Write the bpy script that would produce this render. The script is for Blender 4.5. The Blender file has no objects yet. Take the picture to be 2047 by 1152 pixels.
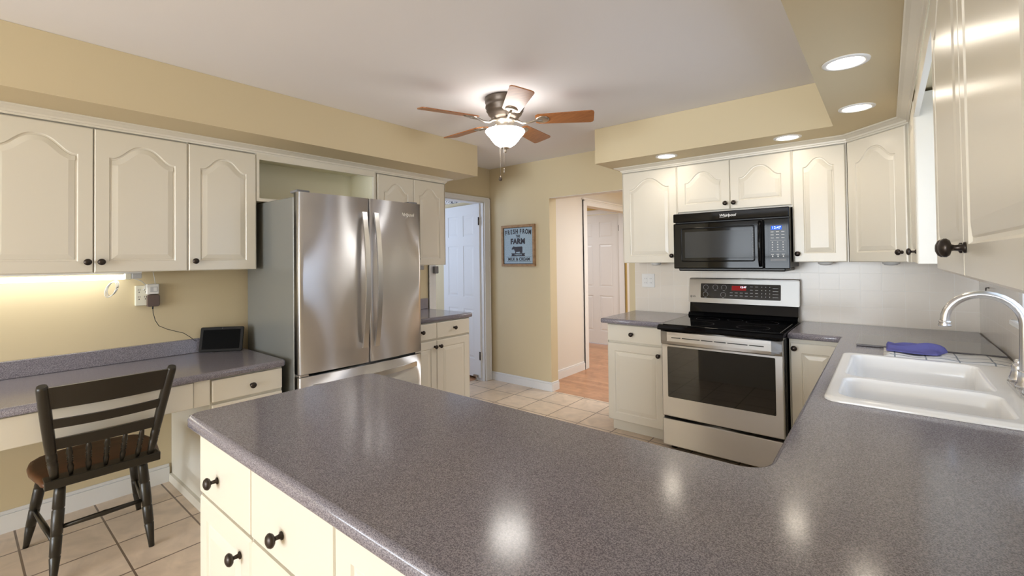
import bpy, bmesh, math, random
from mathutils import Matrix, Vector
random.seed(7)
PI = math.pi
scene = bpy.context.scene
COL = scene.collection

# ------------------------------------------------------------------ camera
F, YAW, V0, ROLL, PITCH, H = 915.08, 0.6856, 503.98, -0.0124, -0.016, 1.3444
fh = Vector((-math.sin(YAW), math.cos(YAW), 0)); rh = Vector((math.cos(YAW), math.sin(YAW), 0)); zz = Vector((0, 0, 1))
fw = fh * math.cos(PITCH) - zz * math.sin(PITCH)
u2 = zz * math.cos(PITCH) + fh * math.sin(PITCH)
r3 = rh * math.cos(ROLL) + u2 * math.sin(ROLL)
u3 = -rh * math.sin(ROLL) + u2 * math.cos(ROLL)
cd = bpy.data.cameras.new('camera'); cam = bpy.data.objects.new('camera', cd); COL.objects.link(cam)
cam.matrix_world = Matrix(((r3.x, u3.x, -fw.x, 0), (r3.y, u3.y, -fw.y, 0), (r3.z, u3.z, -fw.z, H), (0, 0, 0, 1)))
cd.sensor_width = 36; cd.lens = F / 2047 * 36; cd.shift_y = -(576 - V0) / 2047; cd.clip_start = 0.02
scene.camera = cam
# ------------------------------------------------------------------ light and exposure
scene.view_settings.view_transform = 'Standard'; scene.view_settings.look = 'None'
scene.view_settings.gamma = 1; scene.view_settings.use_curve_mapping = False
scene.view_settings.exposure = 0.68
w = bpy.data.worlds.new('sky'); scene.world = w; w.use_nodes = True
bgn = w.node_tree.nodes['Background']; bgn.inputs[0].default_value = (.72, .84, 1, 1); bgn.inputs[1].default_value = 1.0
def area(name, loc, rot, sx, sy, power, col):
    l = bpy.data.lights.new(name, 'AREA'); l.shape = 'RECTANGLE'; l.size = sx; l.size_y = sy; l.energy = power; l.color = col
    o = bpy.data.objects.new(name, l); COL.objects.link(o); o.location = loc; o.rotation_euler = rot; return o
DAY = (.60, .74, 1.0); NEUT = (.86, .93, 1.0)
area('daylight_sink_window', (.70, 2.215, 1.55), (0, PI / 2, 0), .95, .95, 5, DAY)
area('fill_back_window', (-1.55, -5.36, 1.35), (-PI / 2 - .38, 0, PI), 3.0, 1.6, 185, NEUT)  # fill light at the added back windows, evens out the room
area('daylight_utility_room', (-4.5, 2.25, 1.5), (PI / 2, 0, 0), 1.0, 1.2, 11, DAY)
area('added_hall_fill', (-1.5, 5.0, 2.2), (0, 0, 0), .7, 1.5, 24, (.92, .95, 1))  # unseen ceiling-level light without fixture, added to brighten the hall
area('added_hall_room_fill', (-4.2, 5.3, 2.2), (0, 0, 0), .8, .8, 12, (.92, .95, 1))  # added lamp with no fixture, lights the room off the hall

# ------------------------------------------------------------------ materials
def mat(name, col, rough=.5, metal=0., spec=.5, **kw):
    m = bpy.data.materials.new(name); m.use_nodes = True
    b = m.node_tree.nodes['Principled BSDF']
    b.inputs['Base Color'].default_value = (*col, 1); b.inputs['Roughness'].default_value = rough
    b.inputs['Metallic'].default_value = metal; b.inputs['Specular IOR Level'].default_value = spec
    for k, v in kw.items(): b.inputs[k.replace('_', ' ')].default_value = v
    return m
def nt(m): return m.node_tree, m.node_tree.nodes['Principled BSDF']
def pos_node(t, scale=(1, 1, 1), off=(0, 0, 0), rot=(0, 0, 0), space='Object'):
    tc = t.nodes.new('ShaderNodeTexCoord') if space == 'Object' else t.nodes.new('ShaderNodeNewGeometry')
    mp = t.nodes.new('ShaderNodeMapping'); mp.inputs['Scale'].default_value = scale; mp.inputs['Location'].default_value = off
    mp.inputs['Rotation'].default_value = rot
    t.links.new(tc.outputs['Object' if space == 'Object' else 'Position'], mp.inputs['Vector']); return mp.outputs['Vector']
def noise_bump(m, scale, strength, dist=.001, stretch=(1, 1, 1), detail=3):
    t, b = nt(m); v = pos_node(t, stretch); n = t.nodes.new('ShaderNodeTexNoise')
    n.inputs['Scale'].default_value = scale; n.inputs['Detail'].default_value = detail; t.links.new(v, n.inputs['Vector'])
    bp = t.nodes.new('ShaderNodeBump'); bp.inputs['Strength'].default_value = strength; bp.inputs['Distance'].default_value = dist
    t.links.new(n.outputs['Fac'], bp.inputs['Height']); t.links.new(bp.outputs['Normal'], b.inputs['Normal']); return m
def noise_col(m, c1, c2, scale, stretch=(1, 1, 1), lo=.35, hi=.65, detail=4, space='Object', dist=0):
    t, b = nt(m); v = pos_node(t, stretch, space=space); n = t.nodes.new('ShaderNodeTexNoise')
    n.inputs['Scale'].default_value = scale; n.inputs['Detail'].default_value = detail; n.inputs['Distortion'].default_value = dist
    t.links.new(v, n.inputs['Vector'])
    r = t.nodes.new('ShaderNodeValToRGB'); r.color_ramp.elements[0].position = lo; r.color_ramp.elements[1].position = hi
    r.color_ramp.elements[0].color = (*c1, 1); r.color_ramp.elements[1].color = (*c2, 1)
    t.links.new(n.outputs['Fac'], r.inputs['Fac']); t.links.new(r.outputs['Color'], b.inputs['Base Color']); return m
def emit(name, col, strength):
    m = bpy.data.materials.new(name); m.use_nodes = True; t = m.node_tree; t.nodes.clear()
    e = t.nodes.new('ShaderNodeEmission'); o = t.nodes.new('ShaderNodeOutputMaterial')
    e.inputs[0].default_value = (*col, 1); e.inputs[1].default_value = strength; t.links.new(e.outputs[0], o.inputs[0]); return m

M = {}
M['wall'] = noise_bump(mat('tan wall paint', (.69, .585, .385), .6, spec=.3), 260, .06)
M['ceiling'] = noise_bump(mat('white ceiling paint', (.90, .885, .905), .8, spec=.2), 200, .06)
M['hallwall'] = mat('pale hall paint', (.78, .74, .68), .6)
M['yellow'] = mat('yellow wall paint', (.75, .55, .2), .6)
M['trim'] = mat('white trim paint', (.82, .82, .82), .35)
M['cab'] = noise_bump(mat('cream cabinet paint', (.80, .755, .655), .28, spec=.5), 60, .05, stretch=(6, 6, .4))
M['cab_in'] = mat('cream cabinet interior', (.86, .82, .64), .5)
M['bronze'] = mat('dark bronze', (.055, .045, .04), .32, .8)
M['black'] = mat('black gloss', (.004, .004, .0045), .05, spec=.16)
M['blackglass'] = mat('black glass', (.004, .004, .005), .03, spec=.35)
M['blackmatte'] = mat('black plastic', (.012, .012, .013), .4)
M['ovenglass'] = mat('oven window glass', (.006, .007, .008), .03, spec=.8)
M['mwwin'] = mat('microwave window', (.045, .048, .052), .08, spec=.14)
M['chrome'] = mat('brushed nickel', (.68, .68, .69), .27, 1.)
M['porcelain'] = mat('white porcelain', (.90, .885, .86), .12, spec=.5)
M['white'] = mat('white plastic', (.85, .85, .84), .35)
M['ivory'] = mat('ivory plastic', (.80, .78, .66), .4)
M['greyprint'] = mat('light print', (.55, .56, .58), .5)
M['whiteprint'] = mat('white print', (.85, .85, .85), .5)
M['brownplastic'] = mat('brown plastic', (.13, .09, .075), .4)
M['greycloth'] = mat('grey plastic', (.18, .18, .19), .4)
M['dark'] = mat('dark gap', (.01, .01, .01), .6)
M['tabletbody'] = mat('charcoal tablet', (.012, .011, .010), .5, spec=.12)
M['screen'] = mat('black screen', (.001, .001, .001), .4, spec=.03)
M['fridgeside'] = noise_bump(mat('grey fridge side', (.24, .245, .23), .3, .25), 500, .05)
def steel(name, col, rough, rot=0.):
    m = mat(name, col, rough, 1.); t, b = nt(m)
    b.inputs['Anisotropic'].default_value = 1.; b.inputs['Anisotropic Rotation'].default_value = rot
    tg = t.nodes.new('ShaderNodeTangent'); tg.direction_type = 'RADIAL'; tg.axis = 'Z'
    t.links.new(tg.outputs[0], b.inputs['Tangent'])
    v = pos_node(t, (2, 2, 900)); n = t.nodes.new('ShaderNodeTexNoise'); n.inputs['Scale'].default_value = 1.5
    n.inputs['Detail'].default_value = 2; t.links.new(v, n.inputs['Vector'])
    mr = t.nodes.new('ShaderNodeMapRange'); mr.inputs['To Min'].default_value = rough - .05; mr.inputs['To Max'].default_value = rough + .05
    t.links.new(n.outputs['Fac'], mr.inputs['Value']); t.links.new(mr.outputs[0], b.inputs['Roughness']); return m
M['steel'] = steel('brushed stainless', (.76, .765, .78), .36, .25)
M['steelr'] = steel('range stainless', (.60, .585, .56), .44, .25)
M['steelh'] = mat('satin stainless', (.78, .77, .76), .28, 1.)
M['glassfrost'] = emit('lit frosted glass', (1, .95, .89), 9.5)
M['tube'] = emit('fluorescent tube', (1, .99, .91), 7)
M['lens'] = emit('lit downlight lens', (1, .89, .74), 16)
M['dome'] = emit('added fill dome glass', (1, .95, .88), 38)  # glow of the unseen dome added behind the viewer
M['puck'] = mat('frosted puck lens', (.75, .74, .72), .4)
M['dispblue'] = emit('blue display', (.03, .12, .9), 1.0)
M['dispred'] = emit('red display', (.16, .012, .012), 1.0)
M['digits'] = emit('lit digits', (.7, .85, 1), 1.6)
# countertop: fine blue-grey speckle
m = M['counter'] = mat('grey speckled laminate', (.2, .19, .2), .155, spec=.5); t, b = nt(m)
v = pos_node(t, space='World')
n1 = t.nodes.new('ShaderNodeTexNoise'); n1.inputs['Scale'].default_value = 480; n1.inputs['Detail'].default_value = 1.5; t.links.new(v, n1.inputs['Vector'])
r = t.nodes.new('ShaderNodeValToRGB'); e = r.color_ramp.elements
e[0].position = .36; e[0].color = (.125, .115, .14, 1); e[1].position = .66; e[1].color = (.36, .34, .37, 1)
k = r.color_ramp.elements.new(.5); k.color = (.235, .218, .255, 1)
t.links.new(n1.outputs['Fac'], r.inputs['Fac']); t.links.new(r.outputs['Color'], b.inputs['Base Color'])
def grid_mat(name, c1, c2, cm, size, off, mortar, rough, swap=None, bump=.4, vary=0., off_row=0., w=None, rot=(0, 0, 0)):
    m = mat(name, c1, rough); t, b = nt(m); v = pos_node(t, space='World')
    if swap:
        s = t.nodes.new('ShaderNodeSeparateXYZ'); c = t.nodes.new('ShaderNodeCombineXYZ'); t.links.new(v, s.inputs[0])
        t.links.new(s.outputs[swap[0]], c.inputs[0]); t.links.new(s.outputs[swap[1]], c.inputs[1]); v = c.outputs[0]
    mp = t.nodes.new('ShaderNodeMapping'); mp.inputs['Location'].default_value = (-off[0] + 20 * (w or size), -off[1] + 20 * size, 0)
    t.links.new(v, mp.inputs[0])
    bt = t.nodes.new('ShaderNodeTexBrick'); bt.offset = off_row; bt.squash = 1
    bt.inputs['Scale'].default_value = 1; bt.inputs['Brick Width'].default_value = (w or size); bt.inputs['Row Height'].default_value = size
    bt.inputs['Mortar Size'].default_value = mortar; bt.inputs['Mortar Smooth'].default_value = .15
    bt.inputs['Color1'].default_value = (*c1, 1); bt.inputs['Color2'].default_value = (*c2, 1); bt.inputs['Mortar'].default_value = (*cm, 1)
    t.links.new(mp.outputs[0], bt.inputs['Vector']); out = bt.outputs['Color']
    if vary:
        n = t.nodes.new('ShaderNodeTexNoise'); n.inputs['Scale'].default_value = 7; n.inputs['Detail'].default_value = 5; n.inputs['Distortion'].default_value = 1.2
        t.links.new(v, n.inputs['Vector'])
        mr = t.nodes.new('ShaderNodeMapRange'); mr.inputs['From Min'].default_value = .3; mr.inputs['From Max'].default_value = .7
        mr.inputs['To Min'].default_value = 1 - vary; mr.inputs['To Max'].default_value = 1 + vary; t.links.new(n.outputs['Fac'], mr.inputs['Value'])
        mx = t.nodes.new('ShaderNodeVectorMath'); mx.operation = 'SCALE'; t.links.new(out, mx.inputs[0]); t.links.new(mr.outputs[0], mx.inputs['Scale']); out = mx.outputs[0]
    t.links.new(out, b.inputs['Base Color'])
    if bump:
        bp = t.nodes.new('ShaderNodeBump'); bp.invert = True; bp.inputs['Strength'].default_value = bump; bp.inputs['Distance'].default_value = .002
        t.links.new(bt.outputs['Fac'], bp.inputs['Height']); t.links.new(bp.outputs['Normal'], b.inputs['Normal'])
    return m
M['floor'] = grid_mat('beige floor tile', (.74, .60, .47), (.70, .565, .43), (.20, .14, .10), .3035, (-2.585, .509), .0045, .3, vary=.13)
M['hardwood'] = grid_mat('oak strip floor', (.55, .29, .155), (.44, .215, .11), (.26, .12, .06), .075, (0, 0), .0012, .3, vary=.15, off_row=.37, w=.9)
M['walltile'] = grid_mat('cream wall tile', (.82, .75, .66), (.81, .74, .65), (.88, .83, .76), .1138, (-.14, 1.108), .0014, .22, swap=(0, 2))
M['walltile2'] = grid_mat('cream wall tile side', (.82, .75, .66), (.81, .74, .65), (.88, .83, .76), .1138, (3.855, 1.108), .0014, .22, swap=(1, 2))
M['matcloth'] = grid_mat('white checked mat', (.80, .80, .80), (.78, .78, .79), (.26, .29, .34), .09, (.02, 2.70), .003, .8, w=.105, bump=0)
def wood(name, c1, c2, scale, stretch, rough=.35):
    return noise_col(mat(name, c1, rough), c1, c2, scale, stretch, .3, .7, 5, dist=.6)
M['blade'] = wood('cherry fan blade', (.30, .105, .03), (.44, .17, .05), 9, (.8, 9, 9))
M['bladewhite'] = M['blade']
M['seatwood'] = wood('brown seat wood', (.085, .030, .009), (.125, .047, .014), 5, (5, 1, 5), .42)
M['chairblack'] = noise_bump(mat('black chair paint', (.017, .014, .009), .3), 90, .1)
M['frame'] = wood('rustic frame wood', (.30, .18, .09), (.46, .29, .16), 30, (1, 1, 1), .7)
M['signblue'] = noise_col(mat('worn blue panel', (.3, .42, .5), .6), (.30, .42, .52), (.48, .60, .68), 120, lo=.3, hi=.7)
M['signdark'] = mat('sign dark paint', (.035, .03, .04), .6)
M['pewter'] = mat('aged bronze housing', (.12, .095, .075), .38, .7)
M['nickel'] = mat('antique nickel', (.45, .40, .34), .3, .9)
M['towel'] = noise_bump(mat('blue waffle cloth', (.15, .15, .40), .9, spec=.1), 500, .8, .004, detail=1)
M['boardglass'] = mat('grey tempered glass board', (.13, .12, .125), .08)
t, b = nt(M['boardglass']); v = pos_node(t, space='World'); n = t.nodes.new('ShaderNodeTexNoise'); n.inputs['Scale'].default_value = 330
r = t.nodes.new('ShaderNodeValToRGB'); r.color_ramp.elements[0].color = (.10, .09, .095, 1); r.color_ramp.elements[1].color = (.2, .19, .195, 1)
t.links.new(v, n.inputs[0]); t.links.new(n.outputs[0], r.inputs[0]); t.links.new(r.outputs[0], b.inputs[0])
M['border'] = noise_col(mat('wallpaper border', (.6, .55, .5), .7), (.10, .09, .10), (.78, .74, .70), 26, lo=.42, hi=.5, detail=2, dist=2.5)
m = M['pane'] = bpy.data.materials.new('window pane'); m.use_nodes = True; t = m.node_tree; t.nodes.clear()
tr = t.nodes.new('ShaderNodeBsdfTransparent'); gl = t.nodes.new('ShaderNodeBsdfGlossy'); gl.inputs['Roughness'].default_value = .02
mx = t.nodes.new('ShaderNodeMixShader'); mx.inputs[0].default_value = .06; o = t.nodes.new('ShaderNodeOutputMaterial')
t.links.new(tr.outputs[0], mx.inputs[1]); t.links.new(gl.outputs[0], mx.inputs[2]); t.links.new(mx.outputs[0], o.inputs[0])

# ------------------------------------------------------------------ mesh helpers
class MB:
    def __init__(s): s.bm = bmesh.new()
    def _xf(s, vs, X):
        if X is not None:
            for v in vs: v.co = X @ v.co
    def box(s, x0, x1, y0, y1, z0, z1, bev=0, seg=2, X=None):
        bm = s.bm
        vs = [bm.verts.new((x, y, z)) for x in (x0, x1) for y in (y0, y1) for z in (z0, z1)]
        fs = [bm.faces.new([vs[i] for i in q]) for q in ((0, 1, 3, 2), (4, 6, 7, 5), (0, 4, 5, 1), (2, 3, 7, 6), (0, 2, 6, 4), (1, 5, 7, 3))]
        s._xf(vs, X)
        if bev:
            es = list({e for f in fs for e in f.edges})
            bmesh.ops.bevel(bm, geom=es, offset=bev, segments=seg, affect='EDGES', profile=.5, clamp_overlap=True)
        return s
    def rings(s, rings, close=True, cap0=True, cap1=True, smooth=False, X=None):
        bm = s.bm; R = [[bm.verts.new(p) for p in r] for r in rings]; n = len(R[0])
        for a, c in zip(R, R[1:]):
            for i in range(n if close else n - 1):
                f = bm.faces.new((a[i], a[(i + 1) % n], c[(i + 1) % n], c[i])); f.smooth = smooth
        if cap0: bm.faces.new(list(reversed(R[0])))
        if cap1: bm.faces.new(R[-1])
        s._xf([v for r in R for v in r], X); return R
    def lathe(s, prof, n=24, X=None, sx=1., sy=1., smooth=True):
        s.rings([[(max(r, 1e-4) * math.cos(2 * PI * i / n) * sx, max(r, 1e-4) * math.sin(2 * PI * i / n) * sy, z) for i in range(n)] for r, z in prof], smooth=smooth, X=X)
        return s
    def tube(s, pts, r, n=10, sq=None, smooth=True, X=None):
        pts = [Vector(p) for p in pts]; rs = r if isinstance(r, (list, tuple)) else [r] * len(pts)
        T = []
        for i in range(len(pts)):
            d = pts[min(i + 1, len(pts) - 1)] - pts[max(i - 1, 0)]; T.append(d.normalized())
        ref = Vector((0, 0, 1)) if abs(T[0].z) < .9 else Vector((1, 0, 0))
        nn = (ref - T[0] * ref.dot(T[0])).normalized(); out = []
        for i, p in enumerate(pts):
            nn = (nn - T[i] * nn.dot(T[i])).normalized(); bb = T[i].cross(nn)
            out.append([p + nn * rs[i] * math.cos(2 * PI * k / n) + bb * rs[i] * math.sin(2 * PI * k / n) for k in range(n)])
        s.rings(out, smooth=smooth, X=X); return s
    def ribbon(s, pts, halfu, halfv, U, V, X=None, smooth=False):     # rectangular section swept along points
        U = Vector(U); V = Vector(V); out = []
        for i, p in enumerate(pts):
            a = halfu[i] if isinstance(halfu, (list, tuple)) else halfu; p = Vector(p)
            out.append([p + U * a * q + V * halfv * w_ for q, w_ in ((-1, -1), (1, -1), (1, 1), (-1, 1))])
        s.rings(out, X=X, smooth=smooth); return s
    def prism(s, pts, z0, z1, X=None, bev=0):
        bm = s.bm; a = [bm.verts.new((x, y, z0)) for x, y in pts]; c = [bm.verts.new((x, y, z1)) for x, y in pts]; n = len(a)
        fs = [bm.faces.new(list(reversed(a))), bm.faces.new(c)] + [bm.faces.new((a[i], a[(i + 1) % n], c[(i + 1) % n], c[i])) for i in range(n)]
        s._xf(a + c, X)
        if bev: bmesh.ops.bevel(bm, geom=list(fs[1].edges) + list(fs[0].edges), offset=bev, segments=2, affect='EDGES', profile=.5)
        return s
    def build(s, name, material, parent=None):
        bm = s.bm; bmesh.ops.recalc_face_normals(bm, faces=bm.faces[:])
        me = bpy.data.meshes.new(name); bm.to_mesh(me); bm.free(); me.materials.append(M[material] if isinstance(material, str) else material)
        o = bpy.data.objects.new(name, me); COL.objects.link(o)
        if parent: o.parent = parent
        return o
def thing(name, label, cat, loc=(0, 0, 0), rotz=0, group=None):
    o = bpy.data.objects.new(name, None); COL.objects.link(o); o.location = loc; o.rotation_euler = (0, 0, rotz); o.empty_display_size = .05
    o['label'] = label; o['category'] = cat
    if group: o['group'] = group
    return o
def struct(name, mb, material, parent=None):
    o = mb.build(name, material, parent)
    if not parent: o['kind'] = 'structure'
    return o
def text(name, s, size, material, parent, X, ext=.0006, bold=0., sx=1., shear=0., spacing=1.):
    c = bpy.data.curves.new(name, 'FONT'); c.body = s; c.size = size; c.extrude = ext; c.offset = bold; c.align_x = 'CENTER'; c.align_y = 'CENTER'
    c.shear = shear; c.space_character = spacing
    o = bpy.data.objects.new('tmp', c); COL.objects.link(o); bpy.context.view_layer.update()
    me = bpy.data.meshes.new_from_object(o.evaluated_get(bpy.context.evaluated_depsgraph_get())); bpy.data.objects.remove(o)
    me.transform(X @ Matrix.Diagonal((sx, 1, 1, 1))); me.name = name; me.materials.clear(); me.materials.append(M[material])
    q = bpy.data.objects.new(name, me); COL.objects.link(q); q.parent = parent; return q
RX = Matrix.Rotation(PI / 2, 4, 'X')                              # text upright, facing local -y
def TX(x, y, z): return Matrix.Translation((x, y, z)) @ RX
AXY = Matrix.Rotation(PI / 2, 4, 'X')                             # lathe axis z -> local -y
def rrect(x0, x1, y0, y1, r, n=5):
    out = []
    for cx, cy, a in ((x1 - r, y1 - r, 0), (x0 + r, y1 - r, 90), (x0 + r, y0 + r, 180), (x1 - r, y0 + r, 270)):
        for i in range(n + 1):
            t_ = math.radians(a + 90 * i / n); out.append((cx + r * math.cos(t_), cy + r * math.sin(t_)))
    return out
def offset(poly, d):                                              # inset of a ccw polygon
    n = len(poly); out = []
    for i in range(n):
        p0, p1, p2 = Vector(poly[i - 1]), Vector(poly[i]), Vector(poly[(i + 1) % n])
        a = (p1 - p0).normalized(); c = (p2 - p1).normalized(); na = Vector((-a.y, a.x)); nc = Vector((-c.y, c.x))
        m_ = (na + nc); L = m_.length
        m_ = m_ / L; k_ = d / max(m_.dot(na), .3); out.append((p1.x + m_.x * k_, p1.y + m_.y * k_))
    return out

# ------------------------------------------------------------------ cabinet pieces (local: x right, y into the cabinet, z up)
def add_knob(parent, x, z, s=1.):
    mb = MB(); prof = [(.0001, 0), (.0095, 0), (.0095, .003), (.0055, .005), (.0048, .014), (.006, .018), (.013, .020), (.0165, .0245), (.0165, .028), (.013, .0325), (.006, .0355), (.0001, .036)]
    mb.lathe([(r * s, z_ * s) for r, z_ in prof], 16, Matrix.Translation((x, 0, z)) @ AXY)
    return mb.build('knob', 'bronze', parent)
def door(parent, x0, x1, z0, z1, arch=True, knob=None, mat_='cab', t=.02, stile=.058):
    w_, h_ = x1 - x0, z1 - z0; mb = MB(); N = 28; a = stile
    ah = min(.078, w_ * .2) if arch else 0
    sh = z1 - a - ah - (.004 if arch else 0)
    inner = [(x0 + a, z0 + a), (x1 - a, z0 + a)]; outer = [(x0, z0), (x1, z0)]
    if arch:
        hw = w_ / 2 - a; cx = (x0 + x1) / 2
        for i in range(N + 1):
            q = 1 - 2 * i / N; aq = abs(q)
            zq = 0 if aq > .9 else ah * .5 * (1 + math.cos(PI * (aq / .9) ** 1.3))
            inner.append((cx + q * hw, sh + zq)); outer.append((cx + q * (w_ / 2), z1))
    else:
        inner += [(x1 - a, z1 - a), (x0 + a, z1 - a)]; outer += [(x1, z1), (x0, z1)]
    R = lambda pts, y: [(p[0], y, p[1]) for p in pts]
    o2 = [(min(max(p[0], x0 + .005), x1 - .005), min(max(p[1], z0 + .005), z1 - .005)) for p in outer]
    mb.rings([R(outer, t), R(outer, .0045), R(o2, 0), R(inner, 0), R(offset(inner, .004), .005), R(offset(inner, .010), .006), R(offset(inner, .013), .0035),
              R(offset(inner, .036), -.0005)])
    d = mb.build('door', mat_, parent)
    if knob: add_knob(d, *knob)
    return d
def drawer(parent, x0, x1, z0, z1, knobs=(), mat_='cab', t=.02):
    d = MB().box(x0, x1, 0, t, z0, z1, .005, 2).build('drawer', mat_, parent)
    for k in knobs: add_knob(d, *k)
    return d
def carcass(parent, w_, z0, z1, d, toe=0, back=0., m_='cab', y0=.0205):
    mb = MB()
    mb.box(0, w_, y0, d, z0 + toe, z1); mb.box(0, .0025, .008, y0, z0 + toe, z1).box(w_ - .0025, w_, .008, y0, z0 + toe, z1)
    if toe: mb.box(0.0, w_, .085, d, z0, z0 + toe)
    return mb.build('carcass', m_, parent)

XA, YB, XC = -3.467, 3.855, .426
ZC, ZS, ZB, ZT, ZDT = 2.367, 2.0925, 1.302, .878, 2.044
XF, YF, XSF = -3.14, 3.54, .105
R90, RM90 = PI / 2, -PI / 2

# ------------------------------------------------------------------ the room
struct('floor', MB().box(-3.587, .546, -5.32, 3.875, -.05, 0), 'floor')
mb = MB().box(-5.3, -.5, 3.876, 6.53, -.05, 0); mb.box(-5.3, -3.588, 1.9, 3.875, -.05, 0)
struct('floor_hall', mb, 'hardwood')
struct('ceiling', MB().box(-5.3, .6, -5.4, 6.6, ZC, ZC + .06), 'ceiling')
mb = MB().box(XA - .12, XA, -5.32, 3.03, 0, ZC); mb.box(XA - .12, XA, 3.03, 3.745, 1.985, ZC); mb.box(XA - .12, XA, 3.745, YB, 0, ZC)
struct('wall_left', mb, 'wall')
mb = MB().box(-5.2, -2.655, YB, YB + .12, 0, ZC); mb.box(-2.655, -1.795, YB, YB + .12, 1.968, ZC); mb.box(-1.795, .546, YB, YB + .12, 0, ZC)
struct('wall_back', mb, 'wall')
WY0, WY1, WZ0, WZ1 = 1.76, 2.67, 1.075, 1.97
mb = MB().box(XC, XC + .12, -5.2, WY0, 0, ZC); mb.box(XC, XC + .12, WY1, YB, 0, ZC); mb.box(XC, XC + .12, WY0, WY1, 0, WZ0); mb.box(XC, XC + .12, WY0, WY1, WZ1, ZC)
struct('wall_right', mb, 'wall')
mb = MB().box(XA, -3.1, -5.32, -5.2, 0, ZC); mb.box(0, XC + .12, -5.32, -5.2, 0, ZC); mb.box(-3.1, 0, -5.32, -5.2, 0, .5); mb.box(-3.1, 0, -5.32, -5.2, 2.15, ZC)
struct('wall_front', mb, 'wall')
# rooms beyond the two openings
struct('wall_utility', MB().box(-5.3, -5.2, 1.9, 6.53, 0, ZC).box(-5.2, -3.588, 1.9, 2.0, 0, ZC), 'hallwall')
mb = MB().box(-2.98, -2.86, YB + .121, 4.94, 0, ZC); mb.box(-2.98, -2.86, 4.94, 6.33, 1.995, ZC); mb.box(-2.98, -2.86, 6.33, 6.41, 0, ZC)
struct('wall_hall', mb, 'hallwall')
mb = MB().box(-5.2, -3.96, 6.41, 6.53, 0, ZC); mb.box(-3.96, -3.135, 6.41, 6.53, 2.035, ZC); mb.box(-3.135, -.5, 6.41, 6.53, 0, ZC)
struct('wall_far', mb, 'yellow')
struct('wall_hall_right', MB().box(-.6, -.5, YB + .121, 6.41, 0, ZC), 'hallwall')
# soffits
struct('ceiling_soffit', MB().box(XA, -2.8254, -3.2, 2.981, ZS, ZC - .001), 'wall')
struct('ceiling_soffit', MB().prism([(-.2246, -3.2), (XC, -3.2), (XC, YB), (-1.7735, YB), (-1.7735, 3.223), (-.2246, 3.223)], ZS, ZC - .001), 'wall')
# wall tile
struct('backsplash', MB().box(-1.737, XC, YB - .006, YB, .84, ZB + .002), 'walltile')
mb = MB().box(XC - .006, XC, .3, YB - .007, .84, WZ0 - .03); mb.box(XC - .006, XC, WY1 + .07, YB - .007, WZ0 - .03, ZB); mb.box(XC - .006, XC, .3, WY0 - .07, WZ0 - .03, ZB)
struct('backsplash', mb, 'walltile2')
# baseboards
def bboard(name, x0, x1, y0, y1, h, side):
    mb = MB().box(x0, x1, y0, y1, 0, h - .018)
    ins = .005
    mb.box(x0 + (ins if side == '-x' else 0), x1 - (ins if side == '+x' else 0), y0 + (ins if side == '-y' else 0), y1, h - .018, h, .003, 1)
    struct(name, mb, 'trim')
bboard('baseboard_back', XA, -2.643, YB - .015, YB, .092, '-y')
bboard('baseboard_opening', -2.655, -2.64, YB, YB + .12, .092, '+x')
bboard('baseboard_left', XA, XA + .015, -5.2, .855, .108, '+x')
bboard('baseboard_hall', -2.86, -2.845, YB + .121, 4.85, .1, '+x')
# casings
def casing(name, outer, inner, axis, c0, c1):
    mb = MB(); (a0, a1, zt), (b0, b1, zi) = outer, inner
    for p in ((a0, b0, 0, zt), (b1, a1, 0, zt), (b0, b1, zi, zt)):
        for k, (lo, hi) in enumerate(((0, 1),)):
            if axis == 'x': mb.box(c0, c1, p[0], p[1], p[2], p[3], .003, 1)
            else: mb.box(p[0], p[1], c0, c1, p[2], p[3], .003, 1)
    # raised outer bead
    for p in ((a0, a0 + .018, 0, zt), (a1 - .018, a1, 0, zt), (a0, a1, zt - .018, zt)):
        e = .006
        if axis == 'x': mb.box(c0, c1 + e, p[0], p[1], p[2], p[3], .003, 1)
        else: mb.box(p[0], p[1], c0 - e, c1, p[2], p[3], .003, 1)
    return struct(name, mb, 'trim')
casing('trim_1', (2.94, 3.835, 2.035), (3.03, 3.745, 1.985), 'x', XA, XA + .016)
casing('trim_2', (4.86, 6.405, 2.062), (4.945, 6.33, 1.995), 'x', -2.86, -2.842)
casing('trim_3', (-4.04, -3.05, 2.10), (-3.95, -3.14, 2.03), 'y', 6.394, 6.41)
struct('trim_4', MB().box(-2.862, -2.828, 4.84, 6.40, 2.062, 2.085, .004, 1), 'trim')
mb = MB().box(XA - .119, XA, 3.031, 3.04, 0, 1.984).box(XA - .119, XA, 3.735, 3.744, 0, 1.984).box(XA - .119, XA, 3.031, 3.744, 1.974, 1.984)
struct('trim_5', mb, 'trim')
struct('trim_7', MB().box(-2.655, -1.795, YB + .001, YB + .12, 1.963, 1.9678), 'hallwall')
struct('trim_6', MB().box(-5.2, -3.6, YB - .003, YB - .0005, 2.03, 2.17), 'border')

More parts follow.
